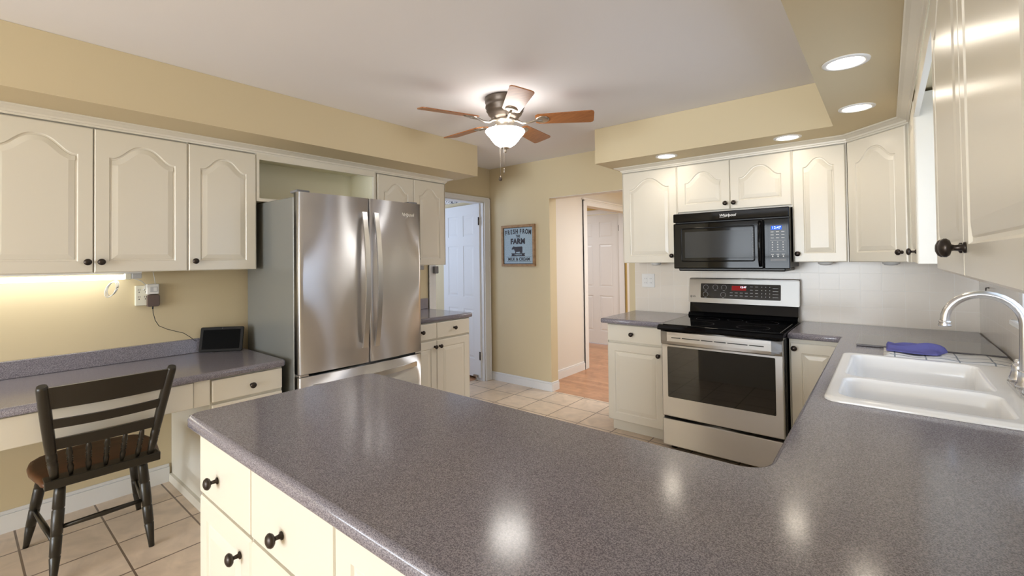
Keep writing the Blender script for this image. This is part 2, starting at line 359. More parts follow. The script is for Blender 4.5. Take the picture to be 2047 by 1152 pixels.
# six-panel doors (local x along width, front at y=0)
def panel_door(name, w_, h_, loc, rotz, hinges=(), hinge_x=0, knob=None):
    t_ = .035; mb = MB(); mb.box(0, w_, .006, t_ - .006, 0, h_)
    st = .11 * w_ / .76; mid = .11 * w_ / .76; pw = (w_ - 2 * st - mid) / 2
    rows = [(.20, .20 + .55), (.20 + .55 + .14, .20 + .55 + .14 + .65), (h_ - .12 - .24, h_ - .12)]
    rows[1] = (rows[1][0], rows[2][0] - .11)
    xs = [(st, st + pw), (st + pw + mid, w_ - st)]
    for y0, y1 in ((0, .0065), (t_ - .0065, t_)):
        for a, c in ((0, st), (st + pw, st + pw + mid), (w_ - st, w_)): mb.box(a, c, y0, y1, 0, h_)
        zr = [0] + [v_ for r_ in rows for v_ in r_] + [h_]
        for i in range(0, 8, 2):
            for a, c in xs: mb.box(a, c, y0, y1, zr[i], zr[i + 1])
        for a, c in xs:
            for z0, z1 in rows:
                X = Matrix.Translation((0, 0, 0))
                f_ = (.006, .001) if y0 == 0 else (t_ - .006, t_ - .001)
                mb.rings([[(a + d, y_, z0 + d), (c - d, y_, z0 + d), (c - d, y_, z1 - d), (a + d, y_, z1 - d)] for d, y_ in ((.012, f_[0]), (.034, f_[1]))])
    o = mb.build(name, 'trim'); o.location = loc; o.rotation_euler = (0, 0, rotz); o['kind'] = 'structure'
    for z in hinges:
        MB().lathe([(.0001, 0), (.007, 0), (.007, .09), (.0001, .09)], 8, Matrix.Translation((hinge_x, -.006, z))).box(hinge_x - .018, hinge_x + .002, -.003, .0, z, z + .09).build('hinge', 'bronze', o)
    if knob: 
        MB().lathe([(.0001, 0), (.03, 0), (.03, .006), (.01, .01), (.01, .035), (.027, .045), (.027, .06), (.015, .07), (.0001, .07)], 16, Matrix.Translation((knob[0], 0, knob[1])) @ AXY).build('door_handle', 'nickel', o)
    return o
# open door in the left doorway: hinged at the jamb by the sign wall, swung into the room beyond
a_ = math.radians(98)
e = Vector((-3.50 - .71 * math.sin(a_), 3.715 - .71 * math.cos(a_), 0))
d1 = panel_door('door_1', .70, 1.945, (e.x, e.y - 0, .03), math.atan2(3.715 - e.y, -3.50 - e.x), hinges=(.2, 1.70), hinge_x=.70)
mb = MB().box(.60, .66, -.028, -.002, .01, .03).tube([(.64, -.015, .03), (.66, -.03, -.02)], .006, 8); mb.lathe([(.0001, 0), (.012, 0), (.012, .012), (.0001, .012)], 10, Matrix.Translation((.66, -.03, -.029)))
mb.build('door_stop', 'nickel', d1)
panel_door('door_2', .80, 2.02, (-3.945, 6.43, .008), 0, hinges=(.25, 1.75), hinge_x=.80, knob=(.07, .95))

# windows
def window(name, horizontal, c0, a0, a1, z0, z1, inside, blinds=False, sill=True):
    # horizontal 'y': window in wall_right (runs along y); 'x': in wall_front; c0 inner wall face, inside sign towards the room
    s = inside; mb = MB()
    def B(m_, d0, d1, p0, p1, q0, q1, bev=0):
        lo, hi = sorted((c0 + s * d0, c0 + s * d1))
        if horizontal == 'y': m_.box(lo, hi, p0, p1, q0, q1, bev, 1)
        else: m_.box(p0, p1, lo, hi, q0, q1, bev, 1)
    for p in ((a0, a0 + .04, z0, z1), (a1 - .04, a1, z0, z1), (a0, a1, z0, z0 + .04), (a0, a1, z1 - .04, z1), (a0, a1, (z0 + z1) / 2 - .02, (z0 + z1) / 2 + .02)):
        B(mb, -.09, -.04, *p)
    o = struct(name, mb, 'trim')
    p = MB(); B(p, -.067, -.063, a0 + .04, a1 - .04, z0 + .04, z1 - .04); p.build('window_pane', 'pane', o)
    f_ = MB()
    for q in ((a0 - .065, a0 + .005, z0 - .02, z1 + .065), (a1 - .005, a1 + .065, z0 - .02, z1 + .065), (a0 - .065, a1 + .065, z1 - .005, z1 + .065)): B(f_, 0, .016, *q, .003)
    f_.build('window_frame', 'trim', o)
    if sill:
        q = MB(); B(q, -.04, .045, a0 - .06, a1 + .06, z0 - .022, z0, .004); q.build('window_sill', 'trim', o)
    if blinds:
        q = MB()
        for i in range(int((z1 - z0 - .1) / .05)):
            B(q, -.03, .012, a0 + .05, a1 - .05, z1 - .1 - i * .05, z1 - .094 - i * .05)
        q.build('blind', 'trim', o)
    return o
window('window_1', 'y', XC, WY0, WY1, WZ0, WZ1, -1)
window('added_window_2', 'x', -5.2, -3.1, -1.55, .5, 2.15, 1, sill=False)  # unseen, added behind the camera to even out the brightness
window('added_window_3', 'x', -5.2, -1.55, 0, .5, 2.15, 1, sill=False)  # second added window out of view, for more even light

# ------------------------------------------------------------------ wall cabinets, left wall
def wallcab(name, label, cat, loc, rot, w_, h_, d, doors, group='cream wall cabinets', m_='cab'):
    o = thing(name, label, cat, loc, rot, group)
    carcass(o, w_, 0, h_, d, m_=m_)
    for x0, x1, z0, z1, kn in doors: door(o, x0, x1, z0, z1, True, kn, m_)
    return o
GW = 'cream wall cabinets on the desk wall'
hc = ZDT + .03 - ZB
wallcab('wall_cabinet', 'wide cream two-door wall cabinet above the desk and its tube light', 'cabinet', (XF, .045, ZB), R90, .822, hc, .3265,
        [(.003, .4115, 0, ZDT - ZB, (.387, .055)), (.4145, .819, 0, ZDT - ZB, (.440, .055))], GW)
wallcab('wall_cabinet', 'narrow cream single-door wall cabinet hung between the desk and refrigerator', 'cabinet', (XF, .868, ZB), R90, .374, hc, .3265,
        [(.003, .371, 0, ZDT - ZB, (.031, .055))], GW)
o = thing('open_shelf_cabinet', 'open doorless cream cubby cabinet directly above the refrigerator', 'cabinet', (XF, 1.243, 1.742), R90, GW)
cw, chh = .888, ZDT + .03 - 1.742
mb = MB().box(0, .018, .021, .3265, 0, chh).box(cw - .018, cw, .021, .3265, 0, chh).box(.018, cw - .018, .021, .3265, 0, .018).box(.018, cw - .018, .021, .3265, chh - .018, chh)
mb.build('carcass', 'cab_in', o)
MB().box(.018, cw - .018, .32, .3265, .018, chh - .018).build('back_panel', 'cab_in', o)
mb = MB().box(0, .016, 0, .021, 0, chh).box(cw - .016, cw, 0, .021, 0, chh).box(.016, cw - .016, 0, .021, 0, .02).box(.016, cw - .016, 0, .021, chh - .06, chh)
mb.build('face_frame', 'cab', o)
wallcab('wall_cabinet', 'cream two-door wall cabinet right of the refrigerator beside the white open door', 'cabinet', (XF, 2.132, ZB), R90, .748, hc, .3265,
        [(.02, .379, 0, ZDT - ZB, (.35, .055)), (.382, .735, 0, ZDT - ZB, (.41, .055))], GW)

# crown moulding: profile swept along an xy path (offset to the right of travel = into the room)
CP = [(q, z * .81) for q, z in ((0, 0), (.002, .012), (.008, .014), (.010, .026), (.024, .034), (.034, .040), (.046, .043), (.050, .0475), (.050, .0525), (0, .0525))]
def sweep(path, prof, z0):
    path = [Vector(p) for p in path]; out = []
    for i, p in enumerate(path):
        a = (path[i] - path[i - 1]).normalized() if i else None
        c = (path[i + 1] - path[i]).normalized() if i < len(path) - 1 else None
        a = a or c; c = c or a
        na, nc = Vector((a.y, -a.x)), Vector((c.y, -c.x)); m_ = (na + nc).normalized(); k_ = 1 / m_.dot(na)
        out.append([(p.x + m_.x * k_ * q, p.y + m_.y * k_ * q, z0 + z) for q, z in prof])
    mb = MB(); mb.rings(out); return mb
def into(o, parent):
    o.data.transform((Matrix.Translation(parent.location) @ parent.rotation_euler.to_matrix().to_4x4()).inverted()); o.parent = parent; return o
def flat(o, label, cat, group=None):
    o['label'] = label; o['category'] = cat
    if group: o['group'] = group
    return o
ZCR = ZS - .043
flat(sweep([(XF, -.6), (XF, 2.882), (XA + .001, 2.882)], CP, ZCR).build('crown_moulding', 'cab'), 'long cream crown moulding along the cabinet tops above refrigerator and desk', 'moulding')
flat(sweep([(-1.70, YB - .001), (-1.70, YF), (-.18, YF), (XSF, 3.255), (XSF, .30)], CP, ZCR).build('crown_moulding', 'cab'), 'cream crown moulding over the stove cabinets, turning the corner toward the sink', 'moulding')

# ------------------------------------------------------------------ wall cabinets, stove wall and sink wall
GS = 'cream wall cabinets on the stove wall'
D2 = YB - YF - .0065
wallcab('wall_cabinet', 'tall cream wall cabinet left of the black microwave, next to the hall opening', 'cabinet', (-1.70, YF, ZB), 0, .455, hc, D2,
        [(.006, .452, 0, ZDT - ZB, (.414, .055))], GS)
wallcab('wall_cabinet', 'short two-door cream cabinet directly above the black microwave', 'cabinet', (-1.244, YF, 1.672), 0, .764, ZDT + .03 - 1.672, D2,
        [(.003, .378, .014, ZDT - 1.672, (.352, .058)), (.381, .761, .014, ZDT - 1.672, (.408, .058))], GS)
wallcab('wall_cabinet', 'narrow cream wall cabinet right of the black microwave', 'cabinet', (-.479, YF, ZB), 0, .297, hc, D2,
        [(.004, .289, 0, ZDT - ZB, (.026, .055))], GS)
o = thing('corner_cabinet', 'cream diagonal corner wall cabinet between stove wall and sink wall', 'cabinet', (-.18, YF, ZB), -PI / 4, GS)
s2 = .285 * math.sqrt(2)
def w2l(x, y): dx, dy = x + .18, y - YF; return ((dx - dy) / math.sqrt(2), (dx + dy) / math.sqrt(2))
cc = [w2l(-.178, YF + .008), w2l(.111, YF - .285 + .004), w2l(XC - .008, YF - .285 + .002), w2l(XC - .008, YB - .008), w2l(-.18, YB - .008)]
MB().prism(cc, 0, hc).build('carcass', 'cab', o)
d_ = door(o, .012, s2 - .012, 0, ZDT - ZB, True, (s2 - .042, .055)); d_.location.y = -.013
SKD = XC - XSF - .0065
wallcab('wall_cabinet', 'narrow cream wall cabinet between the corner cabinet and the sink window', 'cabinet', (XSF, 3.248, ZB), RM90, .495, hc, SKD,
        [(.004, .493, 0, ZDT - ZB, (.46, .055))], 'cream wall cabinets on the sink wall')
wallcab('wall_cabinet', 'glossy cream two-door wall cabinet nearest the viewer, its knob above the faucet', 'cabinet', (XSF, 1.68, ZB), RM90, 1.12, hc, SKD,
        [(.002, .556, 0, ZDT - ZB, (.530, .053)), (.559, 1.117, 0, ZDT - ZB, (.588, .053))], 'cream wall cabinets on the sink wall')
flat(MB().box(XSF + .002, XSF + .02, 1.683, 2.75, 1.965, 2.038).build('window_valance', 'cab'), 'plain cream valance board bridging the cabinets above the sink window', 'valance')

# ------------------------------------------------------------------ base cabinets
GB = 'cream base cabinets'
def basecab(name, label, loc, rot, w_, d, doors, drawers, toe=.1, top=.838):
    o = thing(name, label, 'cabinet', loc, rot, GB); carcass(o, w_, 0, top, d, toe)
    for x0, x1, z0, z1, kn in doors: door(o, x0, x1, z0, z1, False, kn)
    for x0, x1, z0, z1, kn in drawers: drawer(o, x0, x1, z0, z1, kn)
    return o
basecab('base_cabinet', 'cream base cabinet left of the steel range, one drawer over one door', (-1.70, 3.24, 0), 0, .458, YB - 3.24 - .008,
        [(.004, .45, .1, .69, (.412, .632))], [(.004, .45, .705, .832, [(.205, .768)])])
basecab('base_cabinet', 'narrow cream base cabinet right of the range, tucked in the corner', (-.472, 3.24, 0), 0, .268, YB - 3.24 - .008,
        [(.006, .262, .1, .815, (.028, .785))], [])
basecab('base_cabinet', 'cream base cabinet right of the refrigerator with two drawers over two doors', (-2.86, 2.215, 0), R90, .68, 3.467 - 2.86 - .002,
        [(.004, .296, .1, .688, (.272, .640)), (.300, .672, .1, .688, (.326, .640))], [(.004, .296, .705, .832, [(.14, .772)]), (.300, .672, .705, .832, [(.49, .772)])])
basecab('base_cabinet', 'cream base cabinet at the peninsula end with its drawer and door facing the viewer', (-1.628, .478, 0), 0, .375, .6,
        [(.003, .372, .1, .642, (.31, .583))], [(.003, .372, .654, .832, [(.15, .728)])])
basecab('base_cabinet', 'middle cream peninsula cabinet, second drawer with dark knob from its end', (-1.253, .478, 0), 0, .398, .6,
        [(.003, .395, .1, .642, (.335, .583))], [(.003, .395, .654, .832, [(.175, .722)])])
basecab('base_cabinet', 'plain cream peninsula cabinet nearest the camera under the counter edge', (-.855, .478, 0), 0, .64, .6,
        [(.003, .32, .1, .832, (.29, .5)), (.323, .637, .1, .832, (.35, .5))], [])
basecab('base_cabinet', 'long cream sink base cabinet under the white double sink', (-.19, 3.222, 0), RM90, 2.13, .6,
        [(.02, .52, .1, .70, (.48, .62)), (.535, 1.005, .1, .70, (.965, .62)), (1.01, 1.48, .1, .70, (1.05, .62)), (1.495, 2.11, .1, .70, (1.54, .62))],
        [(.02, .52, .712, .832, [(.27, .772)]), (.535, 1.48, .712, .832, []), (1.495, 2.11, .712, .832, [(1.80, .772)])], top=.66)
# ------------------------------------------------------------------ countertops
def slab(outline, z0, z1, hole=None, r=.012):
    mb = MB(); bm = mb.bm; rings = []
    for d, z in ((r, z1), (r * .3, z1 - r * .3), (0, z1 - r), (0, z0 + r * .6), (r * .3, z0 + r * .15), (r, z0)):
        rings.append([bm.verts.new((x, y, z)) for x, y in (offset(outline, d) if d else outline)])
    n = len(outline)
    for a, c in zip(rings, rings[1:]):
        for i in range(n): f_ = bm.faces.new((a[i], a[(i + 1) % n], c[(i + 1) % n], c[i])); f_.smooth = True
    hv = None
    if hole:
        hv = [[bm.verts.new((x, y, z)) for x, y in hole] for z in (z1, z0)]; k_ = len(hole)
        for i in range(k_): bm.faces.new((hv[0][i], hv[1][i], hv[1][(i + 1) % k_], hv[0][(i + 1) % k_]))
    for q, ring in enumerate((rings[0], rings[-1])):
        es = [bm.edges.get((ring[i], ring[(i + 1) % n])) for i in range(n)]
        if hv: es += [bm.edges.get((hv[q][i], hv[q][(i + 1) % len(hole)])) for i in range(len(hole))]
        bmesh.ops.triangle_fill(bm, edges=es, use_beauty=True, use_dissolve=False)
    return mb
def arc(cx, cy, r, a0, a1, n=6): return [(cx + r * math.cos(math.radians(a0 + (a1 - a0) * i / n)), cy + r * math.sin(math.radians(a0 + (a1 - a0) * i / n))) for i in range(n + 1)]
ol = arc(-1.692 + .04, .4555 + .04, .04, 180, 270) + [(XC - .007, .4555), (XC - .007, YB - .007), (-.477, YB - .007), (-.477, 3.222), (-.26, 3.222)]
ol += arc(-.2337, 3.202, .02, 90, 0, 3) + arc(-.2737, 1.184, .06, 0, -90, 8) + arc(-1.692 + .06, 1.124 - .06, .06, 90, 180)
SX0, SX1, SY0, SY1 = -.168, .392, 1.775, 2.65
flat(slab(ol, .84, ZT, rrect(SX0 + .03, SX1 - .03, SY0 + .03, SY1 - .03, .03)).build('countertop', 'counter'),
     'grey speckled countertop wrapping from the peninsula past the white sink to the range', 'countertop')
flat(slab(arc(-1.745 + .02, 3.205 + .02, .02, 180, 270, 4) + [(-1.243, 3.205), (-1.243, YB - .007), (-1.745, YB - .007)], .84, ZT).build('countertop', 'counter'),
     'small grey speckled countertop left of the range beside the hall opening', 'countertop')
o = thing('countertop', 'short grey speckled countertop between the refrigerator and white open door', 'countertop', (XA, 2.2, ZT))
mb = slab([(.001, 0)] + [(.60, 0)] + arc(.62 - .02, .725 - .02, .02, 0, 90, 4) + [(.001, .725)], -.038, 0)
mb.build('slab', 'counter', o); MB().box(.001, .021, 0, .722, .0005, .1, .003, 1).build('backsplash', 'counter', o)
o = thing('desk_counter', 'lower grey speckled desk counter running along the left wall behind the black chair', 'countertop', (XA, -1.0, .769))
slab([(.001, 0), (.712, 0)] + arc(.712 - .03, 2.255 - .03, .03, 0, 90, 5) + [(.001, 2.255)], -.038, 0).build('slab', 'counter', o)
MB().box(.001, .02, 0, 2.255, .0005, .0905, .003, 1).build('backsplash', 'counter', o)
# desk
o = thing('desk_cabinet', 'cream desk apron and drawer cabinet under the low counter on the left wall', 'cabinet', (-2.77, -1.0, 0), R90)
MB().box(0, 1.788, 0, .02, .598, .728, .003, 1).build('apron', 'cab', o)
MB().box(1.79, 1.862, .004, .02, .598, .730).build('filler', 'cab', o)
MB().box(1.868, 2.238, .021, .696, 0, .730).build('carcass', 'cab', o)
drawer(o, 1.872, 2.234, .605, .722, [(2.066, .660)])
MB().box(1.872, 2.234, 0, .02, .1, .590, .004, 1).build('door', 'cab', o)
MB().box(1.852, 1.868, .10, .68, 0.001, .05).build('base_trim', 'cab', o)

# ------------------------------------------------------------------ sink
o = thing('sink', 'white porcelain double bowl sink set into the grey countertop', 'sink', (0, 0, ZT))
mb = MB(); bm = mb.bm
outer = rrect(SX0, SX1, SY0, SY1, .045, 6)
rr = []
for d, z in ((0, .0005), (0, .006), (.003, .0115), (.009, .0145), (.02, .0145)):
    rr.append([bm.verts.new((x, y, z)) for x, y in (offset(outer, d) if d else outer)])
n = len(outer)
for a, c in zip(rr, rr[1:]):
    for i in range(n): f_ = bm.faces.new((a[i], a[(i + 1) % n], c[(i + 1) % n], c[i])); f_.smooth = True
es = [bm.edges.get((rr[-1][i], rr[-1][(i + 1) % n])) for i in range(n)]
YD = 2.125
for y0, y1 in ((SY0 + .036, YD - .014), (YD + .014, SY1 - .036)):
    b0 = rrect(SX0 + .034, .275, y0, y1, .05, 6); prev = None; nb = len(b0); first = None
    for d, z in ((0, .0145), (.004, .011), (.009, .002), (.014, -.05), (.02, -.13), (.032, -.158), (.06, -.168)):
        ring = [bm.verts.new((x, y, z)) for x, y in (offset(b0, d) if d else b0)]
        if prev:
            for i in range(nb): f_ = bm.faces.new((prev[i], ring[i], ring[(i + 1) % nb], prev[(i + 1) % nb])); f_.smooth = True
        else: first = ring
        prev = ring
    bm.faces.new(prev)
    es += [bm.edges.get((first[i], first[(i + 1) % nb])) or bm.edges.new((first[i], first[(i + 1) % nb])) for i in range(nb)]
bmesh.ops.triangle_fill(bm, edges=es, use_beauty=True)
mb.build('basin', 'porcelain', o)
for yc in (1.97, 2.36):
    MB().lathe([(.0001, 0), (.04, 0), (.045, .003), (.04, .004), (.03, .001), (.0001, .001)], 20, Matrix.Translation((.05, yc, -.1678))).build('drain', 'chrome', o)
# ------------------------------------------------------------------ faucet
o = thing('faucet', 'brushed nickel gooseneck faucet at the back edge of the white sink', 'faucet', (.344, 2.215, ZT + .0145))
mb = MB(); mb.prism(rrect(-.03, .03, -.135, .135, .029, 6), 0, .012, bev=.004)
mb.build('base_plate', 'chrome', o)
sp = [(0, 0, z) for z in (.012, .06, .12, .16, .20)] + [(-.095 + .095 * math.cos(t_), 0, .218 + .095 * math.sin(t_)) for t_ in [math.radians(q) for q in range(0, 181, 12)]] + [(-.19, 0, .212)]
MB().tube(sp, [.017, .0155, .0145, .0135] + [.013] * (len(sp) - 4), 16).build('spout', 'chrome', o)
MB().lathe([(.0001, -.010), (.0115, -.010), (.017, -.009), (.0185, -.004), (.015, .003), (.0165, .006), (.0165, .009), (.012, .012), (.0001, .012)], 18, Matrix.Translation((-.19, 0, .206))).build('aerator', 'chrome', o)
MB().lathe([(.0001, 0), (.027, 0), (.027, .008), (.022, .016), (.018, .05), (.02, .056), (.0001, .056)], 18, Matrix.Translation((0, 0, .012))).build('collar', 'chrome', o)
for s in (-1, 1):
    X = Matrix.Translation((0, s * .105, .012))
    h_ = MB().lathe([(.0001, 0), (.026, 0), (.027, .008), (.022, .02), (.018, .04), (.0195, .05), (.016, .058), (.011, .062), (.013, .067), (.008, .074), (.0001, .076)], 18, X)
    h_.tube([(0, s * .105, .062), (.02, s * .13, .07), (.03, s * .16, .078)], [.007, .006, .0075], 8)
    h_.build('handle', 'chrome', o)
# ------------------------------------------------------------------ counter items
flat(MB().box(-.13, .405, 2.945, 3.315, ZT + .001, ZT + .011, .003, 2).build('cutting_board', 'boardglass'), 'dark grey glass cutting board lying in the counter corner behind the sink', 'cutting board')
mb = MB(); NX, NY = 16, 8; g = {}
for i in range(NX + 1):
    for j in range(NY + 1):
        x = -.02 + .425 * i / NX; y = 2.672 + .255 * j / NY
        z = .012 + .0035 * math.sin(i * 1.1) + .002 * math.sin(j * 1.7)
        edge = min(j, NY - j, i, NX - i)
        g[i, j] = (mb.bm.verts.new((x, y, ZT + (z if edge else .006))), mb.bm.verts.new((x, y, ZT + .0015)))
for i in range(NX):
    for j in range(NY):
        for k in (0, 1):
            f_ = mb.bm.faces.new([g[i + a, j + c][k] for a, c in ((0, 0), (1, 0), (1, 1), (0, 1))]); f_.smooth = True
bd = [(i, 0) for i in range(NX)] + [(NX, j) for j in range(NY)] + [(i, NY) for i in range(NX, 0, -1)] + [(0, j) for j in range(NY, 0, -1)]
for a, c in zip(bd, bd[1:] + bd[:1]): mb.bm.faces.new((g[a][0], g[c][0], g[c][1], g[a][1]))
flat(mb.build('drying_mat', 'matcloth'), 'white drying mat with dark grid lines between sink and cutting board', 'mat')
# towel: folded rumpled cloth
mb = MB(); NX, NY = 40, 26; g = {}
def fold(u_, v_):
    ridge = lambda c, w_, h_: h_ * math.exp(-((v_ - c) / w_) ** 2)
    z = ridge(.30 + .10 * u_, .10, .014 + .012 * u_) + ridge(.62 - .05 * u_, .09, .010 + .016 * u_) + ridge(.88, .08, .012 * (1 - u_)) + .006 * math.sin(7 * u_ + 9 * v_) * (.3 + u_)
    return max(z, 0) * (1 if u_ < .9 else 1 - 3 * (u_ - .9) * (1 - math.exp(-((v_ - .55) / .12) ** 2)))
for i in range(NX + 1):
    for j in range(NY + 1):
        u_, v_ = i / NX, j / NY
        x = -.010 + .175 * u_ + .014 * math.sin(5.5 * v_) * u_ + .03 * u_ * math.exp(-((v_ - .45) / .15) ** 2)
        y = 2.755 + .155 * v_ + .030 * (1 - u_) - .012 * math.sin(3.2 * u_ + 1) - .02 * u_ * (v_ < .2)
        e_ = min(i, j, NX - i, NY - j)
        z = .0172 + 1.45 * fold(u_, v_) * min(1, e_ / 2 + .25)
        g[i, j] = (mb.bm.verts.new((x, y, ZT + z + .004)), mb.bm.verts.new((x, y, ZT + z - .0004)))
for i in range(NX):
    for j in range(NY):
        for k in (0, 1):
            f_ = mb.bm.faces.new([g[i + a, j + c][k] for a, c in ((0, 0), (1, 0), (1, 1), (0, 1))]); f_.smooth = True
bd = [(i, 0) for i in range(NX)] + [(NX, j) for j in range(NY)] + [(i, NY) for i in range(NX, 0, -1)] + [(0, j) for j in range(NY, 0, -1)]
for a, c in zip(bd, bd[1:] + bd[:1]): mb.bm.faces.new((g[a][0], g[c][0], g[c][1], g[a][1]))
flat(mb.build('dish_towel', 'towel'), 'rumpled blue waffle dish towel lying on the white drying mat', 'towel')

# ------------------------------------------------------------------ refrigerator
o = thing('refrigerator', 'tall stainless steel french door refrigerator standing against the left wall', 'refrigerator', (-2.66, 1.282, 0), R90)
FW = .908
MB().box(.004, FW - .004, .075, .745, .02, 1.735, .004, 1).build('body', 'fridgeside', o)
MB().box(.012, FW - .012, .062, .085, .02, 1.73).build('gasket', 'dark', o)
def fr_front(x0, x1, z0, z1, name, bulge=.02, rad=.012):
    def fy(x): q = (x - FW / 2) / (FW / 2); return -bulge * (1 - q * q)
    pts = [(x0, .06)]
    N = 16
    xs = [x0 + (x1 - x0) * i / N for i in range(N + 1)]
    front = []
    for i, x in enumerate(xs):
        front.append((x, fy(x)))
    f2 = [(x0, fy(x0) + rad), (x0 + rad * .3, fy(x0) + rad * .3), (x0 + rad, fy(x0 + rad))] + front[1:-1] + [(x1 - rad, fy(x1 - rad)), (x1 - rad * .3, fy(x1) + rad * .3), (x1, fy(x1) + rad)]
    poly = [(x0, .06)] + f2 + [(x1, .06)]
    mb = MB(); R = mb.rings([[(x, y, z) for x, y in poly] for z in (z0, z1)])
    for f_ in mb.bm.faces:
        if len(f_.verts) == 4 and abs(f_.calc_center_median().y - .06) > .02: f_.smooth = True
    return mb.build(name, 'steel', o), fy
SP = .462
dl, fy = fr_front(0, SP - .0025, .682, 1.758, 'door')
dr, fy = fr_front(SP + .0025, FW, .682, 1.758, 'door')
fz, fy = fr_front(0, FW, .10, .664, 'freezer_drawer')
def bowed(parent, horizontal, a0, a1, c, out, hw, th, yb):
    pts = []; N = 18
    for i in range(N + 1):
        q = i / N; s_ = 2 * q - 1; y = yb(c if not horizontal else a0 + (a1 - a0) * q) - .012 - out * (1 - s_ * s_)
        pts.append((c, y, a0 + (a1 - a0) * q) if not horizontal else (a0 + (a1 - a0) * q, y, c))
    mb = MB(); mb.ribbon(pts, hw, th, (1, 0, 0) if not horizontal else (0, 0, 1), (0, 1, 0), smooth=False)
    for p in (pts[0], pts[-1]):
        d = .012
        if horizontal: sx = .02 if p is pts[0] else -.02; mb.box(min(p[0], p[0] + sx), max(p[0], p[0] + sx), p[1], p[1] + .02, c - d, c + d)
        else: sz = .03 if p is pts[0] else -.03; mb.box(c - d, c + d, p[1], p[1] + .02, min(p[2], p[2] + sz), max(p[2], p[2] + sz))
    bmesh.ops.bevel(mb.bm, geom=[e for e in mb.bm.edges if e.calc_face_angle(0) > .8], offset=.002, segments=1, affect='EDGES')
    return mb.build('handle', 'steelh', parent)
bowed(dl, False, .782, 1.665, .415, .042, .0165, .006, fy)
bowed(dr, False, .782, 1.665, .505, .042, .0165, .006, fy)
bowed(fz, True, .07, .845, .600, .03, .0155, .006, fy)
text('logo', 'Whirlpool', .034, 'steelh', dr, TX(.765, fy(.765) - .0012, 1.672), bold=.0004, shear=.15)
for x in (.045, FW - .045): MB().box(x - .04, x + .04, .03, .12, 1.7585, 1.775, .006, 2).build('hinge_cover', 'greycloth', o)
for x in (.03, FW - .03): MB().box(x - .028, x + .028, .0, .055, .667, .680, .002, 1).build('hinge', 'steelh', o)
MB().box(.03, FW - .03, .08, .14, 0, .095).build('kick_grille', 'blackmatte', o)

# ------------------------------------------------------------------ microwave
o = thing('microwave', 'black over-the-range microwave hung below the short cabinet above the range', 'microwave', (-1.241, 3.44, 1.257))
MW, MH = .757, .410
MB().box(.004, MW - .004, .035, .405, .012, MH, .003, 1).build('body', 'blackmatte', o)
v_ = MB().box(0, MW, 0, .036, .345, MH, .006, 2).build('vent_panel', 'black', o)
text('logo', 'Whirlpool', .026, 'whiteprint', v_, TX(.382, -.0012, .378), bold=.0005, shear=.25)
mb = MB(); mb.tube([(.36 + .032 * math.cos(t_), -.001, .374 + .008 * math.sin(t_) + .006 * math.cos(t_)) for t_ in [math.radians(a) for a in range(200, 380, 10)]], .0009, 5); mb.build('logo_swoosh', 'whiteprint', v_)
d = MB().box(0, .603, 0, .034, .002, .338, .008, 3).build('door', 'black', o)
# window: recessed rounded frame and see-through screen
mb = MB(); a1 = rrect(.055, .553, .052, .302, .015, 3)
mb.rings([[(x, y, z) for x, z in (offset(a1, k_) if k_ else a1)] for k_, y in ((0, -.0002), (.003, -.003), (.007, -.003), (.010, -.0003))], cap0=False, cap1=False, smooth=True)
mb.build('window_trim', 'black', d)
MB().box(.085, .532, -.0006, .001, .082, .272).build('window', 'mwwin', d)
mb = MB(); mb.tube([(.585, -.004, .02), (.585, -.022, .06), (.585, -.03, .17), (.585, -.022, .28), (.585, -.004, .322)], .011, 10); mb.build('handle', 'black', d)
mb = MB()
for i in range(19): mb.box(.537, .55, -.0008, .0005, .07 + .0115 * i, .074 + .0115 * i)
mb.build('vent_slots', 'greycloth', d)
c_ = MB().box(.607, MW, 0, .034, .002, .338, .006, 2).build('control_panel', 'black', o)
MB().box(.634, .742, -.0012, .001, .048, .300, .0005, 1).build('keypad', 'black', c_)
MB().box(.652, .712, -.0022, -.001, .262, .287).build('display', 'dispblue', c_)
text('digits', '12:47', .024, 'digits', c_, TX(.682, -.003, .2745), ext=.0003)
mb = MB()
for r_ in range(3):
    for q in range(3): mb.box(.648 + .031 * q, .666 + .031 * q, -.0019, -.001, .246 - .020 * r_, .2495 - .020 * r_)
for r_ in range(4):
    for q in range(3): mb.box(.654 + .031 * q, .660 + .031 * q, -.0019, -.001, .176 - .0165 * r_, .182 - .0165 * r_)
for q in range(3): mb.box(.649 + .031 * q, .665 + .031 * q, -.0019, -.001, .098, .101); mb.box(.654 + .031 * q, .661 + .031 * q, -.0019, -.001, .082, .090)
for z in (.190, .118): mb.box(.646, .732, -.0019, -.001, z, z + .0008)
mb.build('marking', 'whiteprint', c_)
MB().box(.646, .733, -.0022, -.001, .056, .069).build('door_button', 'greycloth', c_)
MB().box(.03, MW - .03, .02, .40, -.016, .012, .008, 2).build('bottom_grille', 'blackmatte', o)

# ------------------------------------------------------------------ range
o = thing('range', 'freestanding stainless steel electric range with black glass cooktop', 'stove', (-1.2385, 3.146, 0))
RW = .7555
MB().box(0, RW, .05, .70, .04, .862).build('body', 'blackmatte', o)
